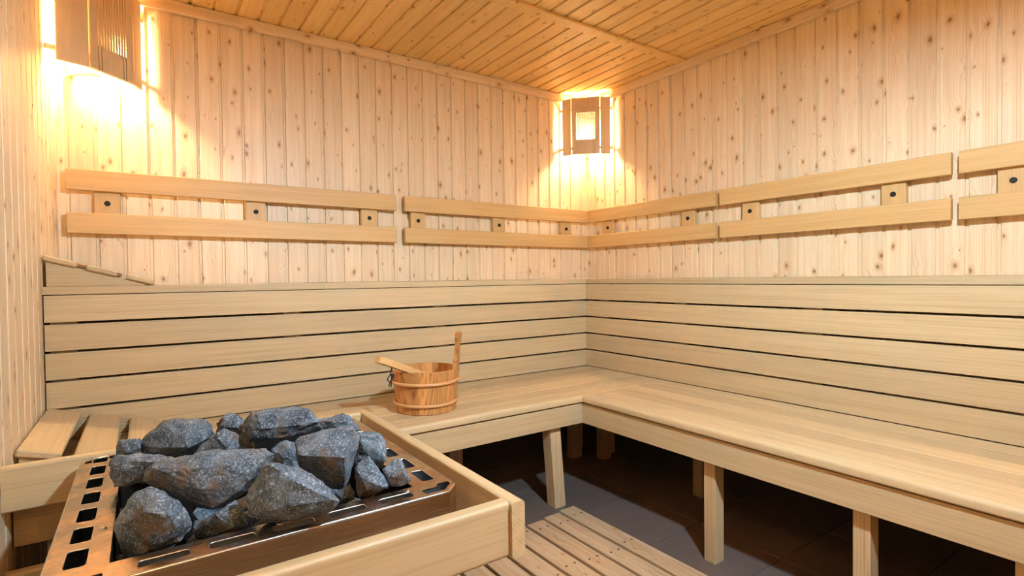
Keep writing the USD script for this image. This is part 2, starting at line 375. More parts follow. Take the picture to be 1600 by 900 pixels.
obj('trim_3', beam((XL + 0.022, YF, 2.120), (XL, -0.022, ZC), 0.006), SPRUCE[1], smooth=40, label='wooden ceiling moulding along the top of the left wall', cat='trim', kind='structure')
obj('trim_4', beam((XL + 0.022, -0.834, ZC - 0.012), (-0.022, -0.773, ZC), 0.003), CEILW, smooth=40, label='flat batten across the ceiling covering the plank ends', cat='trim', kind='structure')

fl_ = thing('floor', 'dark brown tiled floor under the benches', 'floor', kind='structure')
obj('grout_bed', cbox((XL, YF, ZF - 0.03), (0, 0, ZF - 0.003), 0.001), GROUT, fl_)
TS = 0.333
x = -0.405 + TS
xs = [0.0, -0.072] + [-0.072 - TS * k for k in range(1, 10)]
xs = [max(q, XL) for q in xs]
ys = [0.0] + [-0.095 - TS * k for k in range(0, 11)]
ys = [max(q, YF) for q in ys]
for i in range(len(xs) - 1):
    for j in range(len(ys) - 1):
        if xs[i] - xs[i + 1] > 0.02 and ys[j] - ys[j + 1] > 0.02:
            obj('tile', cbox((xs[i + 1] + 0.003, ys[j + 1] + 0.003, ZF - 0.012), (xs[i] - 0.003, ys[j] - 0.003, ZF), 0.0015), TILE, fl_)

# ------------------------------------------------------------------ upper benches (with the slatted riser below them)
RY, RX = -0.459, -0.444       # front faces of the risers
H1, HS = 0.950, 0.450         # upper and lower seat
SP = (H1 - 0.027 - HS) / 5    # slat pitch
GAP = 0.0075
ub = thing('upper_bench', 'upper bench along the back wall with slatted front below its seat', 'bench', 'L-shaped upper benches')
w = (abs(RY) + 0.0035) / 4
for k in range(4):
    y0 = RY - 0.004 + k * w
    obj('seat_board', beam((XL + 0.0005, y0 + 0.0003, H1 - 0.027), (-0.0005, y0 + w - 0.0003, H1), 0.002, seg=2), ABACHI[0], ub, smooth=40)
for k in range(5):
    z1 = H1 - 0.027 - k * SP - (0.002 if k == 0 else GAP / 2)
    z0 = H1 - 0.027 - (k + 1) * SP + (0.001 if k == 4 else GAP / 2)
    obj('front_slat', beam((XL + 0.004, RY, z0), (RX + 0.001, RY + 0.022, z1), 0.003), ABACHI[0], ub, smooth=40)
for x0 in (-2.795, -2.075, -1.405, -0.525):
    obj('upright', beam((x0, RY + 0.0225, ZF + 0.001), (x0 + 0.07, RY + 0.0625, H1 - 0.0275), 0.003), LEGW, ub, smooth=40)
ub2 = thing('upper_bench', 'upper bench along the right wall with slatted front below its seat', 'bench', 'L-shaped upper benches')
w = (abs(RX) + 0.0035) / 4
for k in range(4):
    x0 = RX - 0.004 + k * w
    obj('seat_board', beam((x0 + 0.0003, YF + 0.02, H1 - 0.027), (x0 + w - 0.0003, RY - 0.0045, H1), 0.002), ABACHI[1], ub2, smooth=40)
for k in range(5):
    z1 = H1 - 0.027 - k * SP - (0.002 if k == 0 else GAP / 2)
    z0 = H1 - 0.027 - (k + 1) * SP + (0.001 if k == 4 else GAP / 2)
    obj('front_slat', beam((RX, YF + 0.02, z0), (RX + 0.022, RY - 0.001, z1), 0.003), ABACHI[1], ub2, smooth=40)
for y0 in (-0.62, -1.135, -1.75, -2.42, -3.1):
    obj('upright', beam((RX + 0.0225, y0, (HS + 0.002) if y0 in (-1.135, -1.75) else ZF + 0.001), (RX + 0.0625, y0 + 0.07, H1 - 0.0275), 0.003), LEGW, ub2, smooth=40)

# ------------------------------------------------------------------ lower benches
FY, FX = -1.030, -0.996       # noses
lb = thing('lower_bench', 'lower bench along the back wall carrying the wooden bucket', 'bench', 'L-shaped lower benches')
edges = [RY, -0.531, -0.632, -0.733, -0.834, -0.935, FY]
for k in range(6):
    front = k == 5
    obj('seat_board', beam((XL + 0.004, edges[k + 1] + (0 if front else 0.0022), HS - 0.03), (RX - 0.001 if k < 5 else RX - 0.001, edges[k] - 0.0022, HS), 0.0018,
        seg=3, rs=(0.006, 0.002, 0.002, 0.013) if front else None), ABACHI[0], lb, smooth=40)
obj('fascia', beam((XL + 0.004, FY + 0.010, 0.328), (FX + 0.035, FY + 0.038, HS - 0.0345), 0.003), ABACHI[0], lb, smooth=40)
def leg(parent, lo, hi):
    obj('leg', beam((lo[0], lo[1], ZF + 0.0005), (hi[0], hi[1], HS - 0.031), 0.003), LEGW, parent, smooth=40)
slant = beam((-1.142, -0.991, ZF + 0.0005), (-1.084, -0.935, HS - 0.031), 0.003)
slant.vertices[:, 0] += (0.31 - slant.vertices[:, 2]) * 0.078
obj('leg', slant, LEGW, lb, smooth=40)
leg(lb, (-2.0, -0.991), (-1.925, -0.951))
leg(lb, (-2.75, -0.991), (-2.675, -0.951))
leg(lb, (-1.37, -0.52), (-1.30, -0.475))
leg(lb, (-2.2, -0.52), (-2.13, -0.475))
leg(lb, (-0.645, -0.56), (-0.575, -0.515))
lb2 = thing('lower_bench', 'lower bench along the right wall running past the picture edge', 'bench', 'L-shaped lower benches')
edges = [RX, -0.541, -0.638, -0.735, -0.832, -0.929, FX]
for k in range(6):
    front = k == 5
    obj('seat_board', beam((edges[k + 1] + (0 if front else 0.0022), YF + 0.02, HS - 0.03), (edges[k] - 0.0022, FY - 0.002, HS), 0.0018,
        seg=3, rs=(0.006, 0.013, 0.002, 0.002) if front else None), ABACHI[1], lb2, smooth=40)
obj('fascia', beam((FX + 0.010, YF + 0.02, 0.328), (FX + 0.038, FY + 0.009, HS - 0.0345), 0.003), ABACHI[1], lb2, smooth=40)
for y1 in (-1.607, -2.078, -2.408, -3.0):
    leg(lb2, (FX + 0.040, y1 - 0.044), (FX + 0.092, y1))
for y1 in (-0.62, -1.24, -1.9, -2.6):
    leg(lb2, (-0.525, y1 - 0.05), (-0.462, y1))

# ------------------------------------------------------------------ duckboard
db = thing('duckboard', 'wooden duckboard of parallel slats on the tiled floor', 'duckboard')
ZD = 0.045
for k in range(10):
    x1 = -1.137 - 0.0875 * k
    obj('slat', beam((x1 - 0.0755, -3.2, ZD - 0.024), (x1, -1.135 - 0.012 * (k % 3), ZD), 0.004), DECKW, db, smooth=40)
for y in (-1.21, -1.47, -1.80, -2.3, -2.8):
    obj('batten', beam((-2.0, y - 0.03, ZF + 0.0005), (-1.14, y + 0.03, ZD - 0.0245), 0.003), DECKW, db, smooth=40)
for k in range(10):
    for y in (-1.21, -1.47, -1.80):
        for dx in (0.02, 0.054):
            s = trimesh.creation.cylinder(0.0042, 0.002, sections=10)
            s.apply_translation((-1.137 - 0.0875 * k - dx, y + 0.011 * ((k * 7 + int(dx * 100)) % 3 - 1), ZD))
            obj('screw', s, SCREWD, db)

# ------------------------------------------------------------------ wall backrests
Z0, Z1, Z2, Z3 = 1.4091, 1.3263, 1.2388, 1.1567
def bolt(p, axis, parent):
    m = cat_meshes([trimesh.creation.cylinder(0.0105, 0.004, sections=16), trimesh.creation.annulus(0.004, 0.0105, 0.003, sections=16)])
    if axis == 1:
        m.apply_transform(trimesh.transformations.rotation_matrix(math.pi / 2, (1, 0, 0)))
    else:
        m.apply_transform(trimesh.transformations.rotation_matrix(math.pi / 2, (0, 1, 0)))
    m.apply_translation(p)
    obj('bolt', m, BLACK, parent)
def backrest_y(label, x0, x1, blocks):
    t = thing('wall_rail', label, 'wall backrest', 'two-slat backrests on the walls')
    for za, zb in ((Z1, Z0), (Z3, Z2)):
        obj('slat', beam((x0, -0.055, za), (x1, -0.031, zb), 0.004), SLATW[0], t, smooth=40)
    for b0, b1 in blocks:
        blk = obj('block', cbox((b0, -0.0308, Z3 + 0.02), (b1, -0.001, Z0 - 0.02), 0.002), SLATW[2], t)
        bolt(((b0 + b1) / 2, -0.0318, 1.281), 1, blk)
def backrest_x(label, y0, y1, blocks):
    t = thing('wall_rail', label, 'wall backrest', 'two-slat backrests on the walls')
    for za, zb in ((Z1, Z0), (Z3, Z2)):
        obj('slat', beam((-0.055, y0, za), (-0.031, y1, zb), 0.004), SLATW[1], t, smooth=40)
    for b0, b1 in blocks:
        blk = obj('block', cbox((-0.0308, b0, Z3 + 0.02), (-0.001, b1, Z0 - 0.02), 0.002), SLATW[2], t)
        bolt((-0.0318, (b0 + b1) / 2, 1.281), 0, blk)
backrest_y('longest wooden backrest on the back wall, under the left lamp', -2.7787, -1.4221, ((-2.695, -2.610), (-2.146, -2.060), (-1.606, -1.520)))
backrest_y('wooden backrest on the back wall that reaches into the room corner', -1.3746, -0.0325, ((-1.330, -1.245), (-0.797, -0.710), (-0.265, -0.178)))
backrest_x('short wooden backrest on the right wall starting at the room corner', -1.0382, -0.0555, ((-0.268, -0.180), (-0.892, -0.805)))
backrest_x('middle wooden backrest on the right wall between two narrow gaps', -2.034, -1.0633, ((-1.262, -1.176), (-1.882, -1.797)))
backrest_x('wooden backrest on the right wall cut off by the right picture edge', -3.03, -2.0577, ((-2.246, -2.160), (-2.9, -2.815)))

# ------------------------------------------------------------------ headrests
def headrest(label, y0, y1, zb):
    t = thing('headrest', label, 'headrest', loc=(0, 0, 0))
    L0, L1 = np.array([-2.803, 0, zb + 0.105]), np.array([-2.503, 0, zb + 0.0185])
    d = (L1 - L0) / np.linalg.norm(L1 - L0); nrm = np.array([-d[2], 0, d[0]])
    for s0, s1 in ((0.0, 0.090), (0.114, 0.202), (0.227, 0.312)):
        a, b = L0 + d * s0, L0 + d * s1
        c = (a + b) / 2 - nrm * 0.0095
        m = bar((c[0], y0, c[2]), (c[0], y1, c[2]), s1 - s0, 0.019, up=nrm, c=0.004)
        obj('slat', m, ABACHI[1], t)
    a, b = L0 - nrm * 0.0196, L0 + d * 0.285 - nrm * 0.0196
    prof = Polygon([(-2.800, zb + 0.0006), (b[0], zb + 0.0006), (b[0], b[2]), (-2.800, a[2] - 0.001)])
    for yy in (y0 + 0.012, y1 - 0.03):
        m = extrude(prof, 0.018)
        m.apply_transform(np.array([[1, 0, 0, 0], [0, 0, 1, yy], [0, 1, 0, 0], [0, 0, 0, 1.0]]))
        m.fix_normals()
        obj('side_board', m, ABACHI[0], t)
headrest('slatted wedge headrest on the upper bench at the left wall', RY + 0.002, -0.02, H1)
headrest('slatted wedge headrest on the lower bench behind the heater stones', -0.985, RY - 0.003, HS)

# ------------------------------------------------------------------ corner lamps
def corner_lamp(label, cx, cy, sx, qb=0.026, flip=1):
    """sx = 1: corner with walls towards -x (right rear corner); sx = -1: left rear corner."""
    t = thing('wall_lamp', label, 'lamp')
    T = np.eye(4)
    T[:3, :3] = np.array([[-sx, 0, 0], [0, -flip, 0], [0, 0, 1.0]])      # local +x, +y point into the room along the walls
    T[:3, 3] = (cx, cy, 0)
    def put(m):
        m = m.copy(); m.apply_transform(T)
        if np.linalg.det(T[:3, :3]) < 0:
            m.invert()
        return m
    zb, zt = 1.764, 2.130
    A, B = np.array([0.214, 0.086]), np.array([0.086, 0.214])        # ends of the centre board, outer face
    W = np.linalg.norm(B - A)
    # local frame of the centre board: s along A->B, outward normal
    s = np.append((B - A) / W, 0); nrm = np.array([1, 1, 0]) / math.sqrt(2)
    R = np.eye(4); R[:3, 0], R[:3, 1], R[:3, 2], R[:3, 3] = s, (0, 0, 1), nrm, np.append(A, 0)
    H = zt - zb
    g0, g1, n = 0.030, W - 0.030 - 0.004, 11      # grooves
    gz0, gz1 = 0.098, 0.272
    gx = np.linspace(g0, g1, n)
    front = sbox(0, 0, W, H).difference(unary_union([sbox(x, (0 if i in (0, 1, n - 2, n - 1) else gz0 - 0.012), x + 0.0042, H + 1) for i, x in enumerate(gx)]))
    front = unary_union([front, sbox(0, 0, W, 0.0001)])
    back = sbox(0, 0, W, H).difference(unary_union([sbox(g0 - 0.003, z, g1 + 0.0078, z + 0.0032) for z in np.linspace(gz0, gz1 - 0.006, 16)]))
    ms = []
    for poly, z0, h in ((front, -0.007, 0.007), (back, -0.014, 0.007)):
        for g in getattr(poly, 'geoms', [poly]):
            if g.area > 1e-7:
                ms.append(extrude(g, h, z0))
    m = cat_meshes(ms)
    m.apply_translation((0, zb, 0))
    m.apply_transform(R)
    m.fix_normals()
    obj('front_board', put(m), LAMPW, t)
    # wings
    for P, Q in ((A + (0.006, -0.005), np.array([0.242, 0.026])), (B + (-0.005, 0.006), np.array([qb, 0.250]))):
        d = (Q - P) / np.linalg.norm(Q - P)
        Lw = np.linalg.norm(Q - P)
        mid = (P + Q) / 2
        inn = np.array([-d[1], d[0]])
        if inn @ mid > 0: inn = -inn
        mid = mid + inn * 0.006
        m = cbox((-Lw / 2, -0.006, zb - 0.002), (Lw / 2, 0.006, zt - 0.003), 0.0015)
        M = np.eye(4); M[:2, 0] = d; M[:2, 1] = (-d[1], d[0]); M[:2, 3] = mid
        m.apply_transform(M)
        obj('side_board', put(m), LAMPW, t)
    # cross bars joining the boards and reaching the wall
    for z in (zb + 0.042, zt - 0.072):
        for P, Q in ((A, np.array([0.243, 0.001])), (B, np.array([qb - 0.030, 0.243]))):
            p0 = np.append(P * 0.95, z); q0 = np.append(Q, z)
            inw = np.array([-0.012, -0.012, 0])
            m = cat_meshes([bar(p0 + inw * 0.4, q0 + inw * 0.3, 0.014, 0.017, c=0.001)])
            obj('cross_bar', put(m), LAMPW, t)
        m = bar(np.append(A, z) + np.array([-0.014, -0.014, 0]) , np.append(B, z) + np.array([-0.014, -0.014, 0]), 0.01, 0.012, c=0.001)
        obj('cross_bar', put(m), LAMPW, t)
    # bulb in its holder
    lp = np.array([0.085, 0.085])
    h = trimesh.creation.cylinder(0.02, 0.05, sections=20); h.apply_translation((lp[0], lp[1], 1.80))
    h2 = bar((0.002, 0.002, 1.785), (lp[0], lp[1], 1.785), 0.024, 0.012, c=0.002)
    obj('bulb_holder', put(cat_meshes([h, h2])), SOCKET, t)
    prof = [(0.0, 1.826), (0.012, 1.827), (0.013, 1.84), (0.022, 1.858), (0.027, 1.875), (0.024, 1.892), (0.014, 1.904), (0.0, 1.907)]
    m = trimesh.creation.revolve(np.array(prof), sections=20); m.apply_translation((lp[0], lp[1], 0))
    obj('bulb', put(m), BULBM if flip == 1 else BULBM2, t, smooth=True, label='glowing warm bulb')  # the added rear lamps take the stronger fill bulb
corner_lamp('lit wooden corner lamp with perforated board in the far room corner', 0.0, 0.0, 1)
corner_lamp('lit wooden corner lamp cut off by the top left picture edge', XL + 0.042, 0.0, -1, -0.010)

corner_lamp('added wooden corner lamp behind the viewer on the right wall, for warm fill', 0.0, YF, 1, flip=-1)  # added out of view as warm fill for walls and ceiling
corner_lamp('added wooden corner lamp behind the viewer on the left wall, for warm fill', XL, YF, -1, flip=-1)  # second added lamp, more warm fill from behind

# ------------------------------------------------------------------ unseen hooded lamp and its stand, out of view behind the viewer
ps = thing('studio_light', 'unseen hooded studio lamp on a black stand, lighting the room from behind the viewer', 'unseen light')
def inframe(m):
    m = m.copy(); m.apply_transform(FLASH_FRAME); return m
obj('hood', inframe(cat_meshes([cbox((-0.30, 0.050, -0.17), (0.30, 0.054, 0.002), 0.001), cbox((-0.30, -0.054, 0.003), (0.30, 0.054, 0.007), 0.001)])), BLACK, ps)  # unseen flap, placed to dim the ceiling and upper walls
obj('lamp_body', inframe(beam((-0.05, -0.05, 0.008), (0.05, 0.05, 0.20), 0.012, seg=3)), BLACK, ps, smooth=40)
_q = FLASH + _z * 0.12 - np.array([0, 0, 0.058])
obj('stand_pole', tube([(_q[0], _q[1], ZF + 0.35), (_q[0], _q[1], 1.0), _q], 0.011, 10), BLACK, ps, smooth=40)  # stand added only to hold up the unseen lamp
for k in range(3):
    a = 2.1 * k + 0.9
    obj('stand_leg', tube([(_q[0], _q[1], ZF + 0.42), (_q[0] + 0.26 * math.cos(a), _q[1] + 0.26 * math.sin(a), 0.057)], 0.009, 8), BLACK, ps, smooth=40)

# ------------------------------------------------------------------ guard rail round the heater
RZ = 0.55
gr = thing('heater_guard', 'wooden guard frame of flat rails around the stone heater', 'guard rail')
obj('rail', beam((-1.993, -1.946, RZ - 0.104), (-1.964, -1.092, RZ), 0.007, seg=3), ABACHI[1], gr, smooth=40)
obj('rail', beam((XL + 0.001, -1.125, RZ - 0.104), (-1.9935, -1.095, RZ), 0.007, seg=3), ABACHI[0], gr, smooth=40)
obj('rail', beam((XL + 0.001, -1.938, RZ - 0.104), (-1.9935, -1.908, RZ), 0.009, seg=3), ABACHI[0], gr, smooth=40)
obj('rail', beam((XL + 0.001, -1.125, 0.205), (-2.000, -1.095, 0.307), 0.006, seg=3), ABACHI[0], gr, smooth=40)
for x0, y0 in ((-2.62, -1.155 + 0.0295), (-2.62, -1.9375)):
    obj('post', beam((x0, y0, ZD + 0.0005), (x0 + 0.045, y0 + 0.03, RZ - 0.03), 0.003), LEGW, gr, smooth=40)

# ------------------------------------------------------------------ heater
HX0, HX1, HY0, HY1, HZ = -2.668, -2.022, -1.815, -1.135, 0.545
ht = thing('sauna_heater', 'open steel sauna heater with a punched rim, filled with stones', 'heater')
CH = 0.028
outer = Polygon([(HX0 + CH, HY0), (HX1 - CH, HY0), (HX1, HY0 + CH), (HX1, HY1 - CH), (HX1 - CH, HY1), (HX0 + CH, HY1), (HX0, HY1 - CH), (HX0, HY0 + CH)])
IX0, IX1, IY0, IY1 = HX0 + 0.080, HX1 - 0.080, HY0 + 0.060, HY1 - 0.060
inner = sbox(IX0, IY0, IX1, IY1)
holes = []
def slot(x0, y0, x1, y1, r=0.007):
    holes.append(sbox(x0 + r, y0 + r, x1 - r, y1 - r).buffer(r, quad_segs=3))
for k in range(7):
    yc = -1.7095 + 0.0925 * k
    for xa in (HX0 + 0.024, HX1 - 0.024 - 0.029):
        slot(xa, yc - 0.034, xa + 0.029, yc + 0.034)
for k in range(6):
    xc = -2.520 + 0.0925 * k - 0.0
    if xc + 0.034 < HX1 - 0.055:
        for ya in (HY0 + 0.016, HY1 - 0.016 - 0.025):
            slot(xc - 0.034, ya, xc + 0.034, ya + 0.025)
for cxx, sx in ((HX0, 1), (HX1, -1)):
    for cyy, sy in ((HY0, 1), (HY1, -1)):
        q = [(0.010, 0.046), (0.010, 0.0335), (0.0335, 0.010), (0.074, 0.010), (0.074, 0.032), (0.042, 0.032), (0.034, 0.046)]
        holes.append(Polygon([(cxx + sx * a, cyy + sy * b) for a, b in q]).buffer(-0.003).buffer(0.003, quad_segs=2))
rim = outer.buffer(-0.003, join_style=2).difference(inner).difference(unary_union(holes))
parts = [extrude(rim, 0.0022, HZ - 0.0022)]
def ring_tube(poly, z, r, sides=8):
    c = np.array(poly.exterior.coords)[:-1]
    pts = []
    for i in range(len(c)):
        a, b = c[i], c[(i + 1) % len(c)]
        for tt in (0.02, 0.98):
            pts.append(a + (b - a) * tt)
    return tube(np.c_[np.array(pts), np.full(len(pts), z)], r, sides, closed=True)
obj('rim', cat_meshes(parts), STEEL, ht, smooth=35)
obj('rim_edge', ring_tube(outer.buffer(-0.0032, join_style=2), HZ - 0.0032, 0.0032, 12), SCREW, ht, smooth=True)
for h in holes[:-4]:
    obj('slot_lip', ring_tube(h.simplify(0.0008), HZ - 0.0014, 0.0016, 6), SCREW, ht, smooth=True)
shell = outer.difference(outer.buffer(-0.002, join_style=2))
obj('casing', extrude(shell, HZ - 0.004 - 0.11, 0.11), CASE, ht)
lin = inner.buffer(0.0022, join_style=2).difference(inner)
obj('liner', extrude(lin, 0.40, HZ - 0.4022), LINER, ht)
basket_shade = inner.difference(inner.buffer(-0.0015, join_style=2))
obj('basket_lining', extrude(basket_shade, 0.40, HZ - 0.4022), BASKET_SHADE, ht)  # dark inner skin, paints the basket interior as shaded
duct = outer.buffer(-0.002, join_style=2)
obj('base_pan', extrude(duct, 0.006, 0.112), LINER, ht)
for x0 in (HX0 + 0.06, HX1 - 0.09):
    for y0 in (HY0 + 0.05, HY1 - 0.08):
        obj('foot', cbox((x0, y0, ZF + 0.0005), (x0 + 0.03, y0 + 0.03, 0.112), 0.002), LINER, ht)
for px, py in ((HX0 + 0.066, -1.255), (HX0 + 0.066, -1.612), (-2.354, HY0 + 0.047), (-2.12, HY0 + 0.047), (HX1 - 0.066, -1.612), (HX1 - 0.066, -1.255)):
    s = trimesh.creation.icosphere(2, 0.0055); s.vertices[:, 2] = np.maximum(s.vertices[:, 2], 0) * 0.6
    s.apply_translation((px, py, HZ))
    obj('screw', s, SCREW, ht, smooth=True)

# ------------------------------------------------------------------ stones: traced outline at its own depth, given a body in front and behind
def z5(ox, oy):
    return lambda pts: [(ox + a / 5.0, oy + b / 5.0) for a, b in pts]
c2, c3 = z5(80, 620), z5(360, 620)
def c4(pts): return [(a / 4.0, 675 + b / 4.0) for a, b in pts]

def stone(label, outline, zc, seed, ridge=None, front=0.42, back=0.40, lift=(0, 0)):
    rng = np.random.default_rng(seed)
    o = np.array(outline, float)
    cen = np.array(Polygon(o).centroid.coords[0])
    _, D = on_z(cen[0], cen[1], zc)
    area = Polygon(o).area
    w = math.sqrt(area) * D / CF
    P = [unproj(u, v, D + rng.uniform(-0.06, 0.06) * w) for u, v in o]
    # a rounder girdle just before and behind the outline
    for k, (dep, sc) in enumerate(((-0.20, 0.86), (0.18, 0.88))):
        for u, v in o[k::2]:
            q = cen + (np.array([u, v]) - cen) * (sc + rng.uniform(-0.07, 0.05))
            P.append(unproj(q[0], q[1], D + (dep + rng.uniform(-0.08, 0.05)) * w))
    if ridge is None:
        ridge = []
        for t in np.linspace(0, 2 * np.pi, 5, endpoint=False) + rng.uniform(0, 2):
            sp = (np.ptp(o[:, 0]) * 0.24, np.ptp(o[:, 1]) * 0.24)
            ridge.append((cen[0] + sp[0] * math.cos(t), cen[1] + sp[1] * math.sin(t) + lift[1], rng.uniform(0.7, 1.1)))
    for u, v, f in ridge:
        P.append(unproj(u, v, D - front * f * w))
    for t in np.linspace(0, 2 * np.pi, 5, endpoint=False) + rng.uniform(0, 2):
        P.append(unproj(cen[0] + np.ptp(o[:, 0]) * 0.25 * math.cos(t), cen[1] + np.ptp(o[:, 1]) * 0.25 * math.sin(t), D + back * rng.uniform(0.7, 1.1) * w))
    m = trimesh.convex.convex_hull(np.array(P))
    v, f = trimesh.remesh.subdivide_to_size(m.vertices, m.faces, 0.009)
    m = trimesh.Trimesh(v, f, process=True); m.merge_vertices()
    m.fix_normals()
    n = m.vertex_normals
    q = m.vertices + seed * 3.7
    d = (meshkit.fbm(q * 25, 3, seed) - 0.5) * 0.010 + (meshkit.fbm(q * 110, 3, seed + 5) - 0.5) * 0.006
    m.vertices = m.vertices + n * d[:, None]
    return obj('sauna_stone', m, STONE, smooth=24, label=label, cat='stone', group='grey stones piled on the heater')

stone('small brown-tinged grey stone at the left end of the back row', c2([(503, 455), (508, 380), (535, 340), (640, 322), (695, 318), (715, 345), (712, 400), (690, 455), (600, 470)]), 0.585, 1)
stone('large flat-topped grey stone at the back left of the pile', c2([(690, 395), (690, 345), (770, 280), (880, 180), (980, 165), (1190, 178), (1245, 210), (1275, 290), (1200, 350), (1130, 440), (1060, 462), (940, 460), (740, 465), (705, 440)]), 0.60, 2,
      ridge=[(80 + 880 / 5, 620 + 400 / 5, 0.8), (80 + 1080 / 5, 620 + 390 / 5, 0.9), (80 + 900 / 5, 620 + 260 / 5, 0.7), (80 + 1120 / 5, 620 + 280 / 5, 0.6)])
stone('small pointed grey stone sticking up between the two big back stones', c2([(1283, 280), (1285, 205), (1335, 150), (1400, 117), (1465, 138), (1503, 185), (1505, 285), (1440, 320), (1350, 300)]), 0.615, 3)
stone('blue-grey stone lying just below the small pointed one', c2([(1120, 450), (1195, 370), (1290, 280), (1350, 255), (1452, 290), (1480, 380), (1460, 440), (1380, 480), (1250, 480)]), 0.60, 4)
stone('large pale speckled stone at the top of the pile', c3([(105, 205), (130, 155), (175, 120), (330, 95), (440, 90), (530, 74), (605, 92), (645, 165), (710, 195), (716, 250), (600, 292), (520, 315), (420, 335), (260, 354), (140, 342), (112, 290)]), 0.625, 5,
      ridge=[(360 + 250 / 5, 620 + 250 / 5, 0.9), (360 + 480 / 5, 620 + 230 / 5, 0.9), (360 + 400 / 5, 620 + 150 / 5, 0.6), (360 + 620 / 5, 620 + 220 / 5, 0.5)])
stone('dark grey stone at the back against the guard corner', c3([(690, 185), (880, 127), (932, 145), (938, 185), (1000, 230), (1015, 262), (960, 280), (860, 285), (720, 260), (690, 220)]), 0.575, 6)
stone('big dark block-shaped stone right of centre with a flat top', c3([(497, 345), (540, 310), (700, 265), (930, 224), (975, 240), (990, 300), (982, 420), (955, 520), (935, 640), (893, 738), (850, 742), (790, 722), (700, 625), (540, 552), (508, 440)]), 0.600, 7,
      ridge=[(360 + 535 / 5, 620 + 455 / 5, 0.95), (360 + 890 / 5, 620 + 475 / 5, 1.15), (360 + 700 / 5, 620 + 465 / 5, 1.1), (360 + 890 / 5, 620 + 640 / 5, 0.75)], front=0.45)
stone('tall upright grey stone at the right end of the back row', c3([(960, 275), (1080, 270), (1170, 290), (1215, 345), (1218, 500), (1182, 555), (1110, 560), (1040, 560), (960, 540), (960, 400)]), 0.585, 8)
stone('four-sided grey stone in front of the tall upright one', c3([(968, 560), (1000, 515), (1080, 463), (1130, 508), (1190, 600), (1242, 690), (1232, 722), (1120, 762), (1010, 787), (985, 742)]), 0.570, 9)
stone('smallest pyramid-shaped stone resting on the right rim', c3([(1182, 568), (1260, 490), (1320, 468), (1352, 520), (1385, 600), (1422, 668), (1335, 702), (1260, 707), (1225, 650)]), 0.575, 10)
stone('wide flat stone on the left rim below the back row', c2([(443, 520), (470, 470), (530, 448), (700, 443), (800, 455), (960, 470), (1040, 490), (980, 560), (860, 620), (735, 672), (600, 692), (495, 702), (460, 640)]), 0.592, 11)
stone('largest stone of the pile, long and slanting across its middle', c2([(716, 660), (725, 600), (745, 553), (800, 520), (920, 493), (1120, 440), (1250, 425), (1450, 440), (1520, 412), (1680, 402), (1748, 450), (1730, 505), (1660, 560), (1590, 650), (1520, 742), (1390, 830), (1265, 892), (1200, 880), (1100, 800), (960, 715), (800, 692)]), 0.605, 12,
      ridge=[(80 + 900 / 5, 620 + 590 / 5, 0.8), (80 + 1180 / 5, 620 + 730 / 5, 1.0), (80 + 1120 / 5, 620 + 560 / 5, 0.9), (80 + 1440 / 5, 620 + 620 / 5, 0.8)], front=0.40)
stone('large brown-tinged stone at the front left corner', c4([(718, 590), (740, 530), (812, 450), (830, 370), (940, 341), (1022, 360), (1092, 410), (1162, 470), (1202, 560), (1192, 600), (1120, 680), (1000, 745), (900, 775), (780, 787), (768, 690), (738, 640)]), 0.565, 13,
      ridge=[(910 / 4, 675 + 500 / 4, 1.0), (1050 / 4, 675 + 520 / 4, 1.0), (900 / 4, 675 + 680 / 4, 0.7), (1100 / 4, 675 + 600 / 4, 0.7)])
stone('blue-grey stone sunk low between the two front stones', c4([(1205, 620), (1240, 575), (1350, 500), (1470, 428), (1522, 490), (1560, 585), (1420, 650), (1260, 690), (1215, 670)]), 0.535, 14)
stone('large rounded stone at the front centre against the rim', [(384, 782), (388, 765), (400, 748), (408, 732), (421, 723), (434, 724), (460, 728), (488, 740), (506, 750), (518, 766), (531, 783), (520, 798), (470, 812), (410, 818), (392, 806)], 0.597, 15,
      ridge=[(420, 760, 0.8), (466, 755, 1.0), (450, 790, 1.0), (500, 780, 0.7)])
stone('small blue-lit stone wedged below the big dark block', c3([(820, 745), (900, 690), (935, 670), (968, 740), (968, 800), (850, 835), (815, 800)]), 0.535, 16)
stone('shadowed stone in the hollow behind the big dark block', [(425, 702), (440, 690), (468, 690), (478, 722), (470, 745), (440, 740), (424, 722)], 0.560, 17)
stone('shadowed stone in the hollow below the pale top stone', [(370, 676), (392, 672), (400, 700), (388, 715), (366, 712)], 0.570, 18)
stone('small deep-lying stone beside the left rim', [(178, 800), (184, 793), (196, 796), (198, 808), (186, 812), (178, 808)], 0.49, 19)
stone('deep-lying stone at the front left end of the rim', [(176, 872), (184, 866), (196, 868), (200, 884), (180, 886)], 0.48, 20)
# hidden filling of the basket: lower layer
rng = np.random.default_rng(77)
fill = []
for gx_ in np.arange(IX0 + 0.06, IX1 - 0.03, 0.095):
    for gy_ in np.arange(IY0 + 0.06, IY1 - 0.03, 0.095):
        pts = rng.normal(size=(14, 3)); pts /= np.linalg.norm(pts, axis=1, keepdims=True)
        m = trimesh.convex.convex_hull(pts * rng.uniform(0.032, 0.046, 3))
        m.apply_translation((gx_ + rng.uniform(-.008, .008), gy_ + rng.uniform(-.008, .008), 0.42 + rng.uniform(-.012, .012)))
        fill.append(m)
obj('stone_filling', cat_meshes(fill), STONE, label='dark lower layer of stones deep inside the heater basket', cat='stones', kind='stuff')

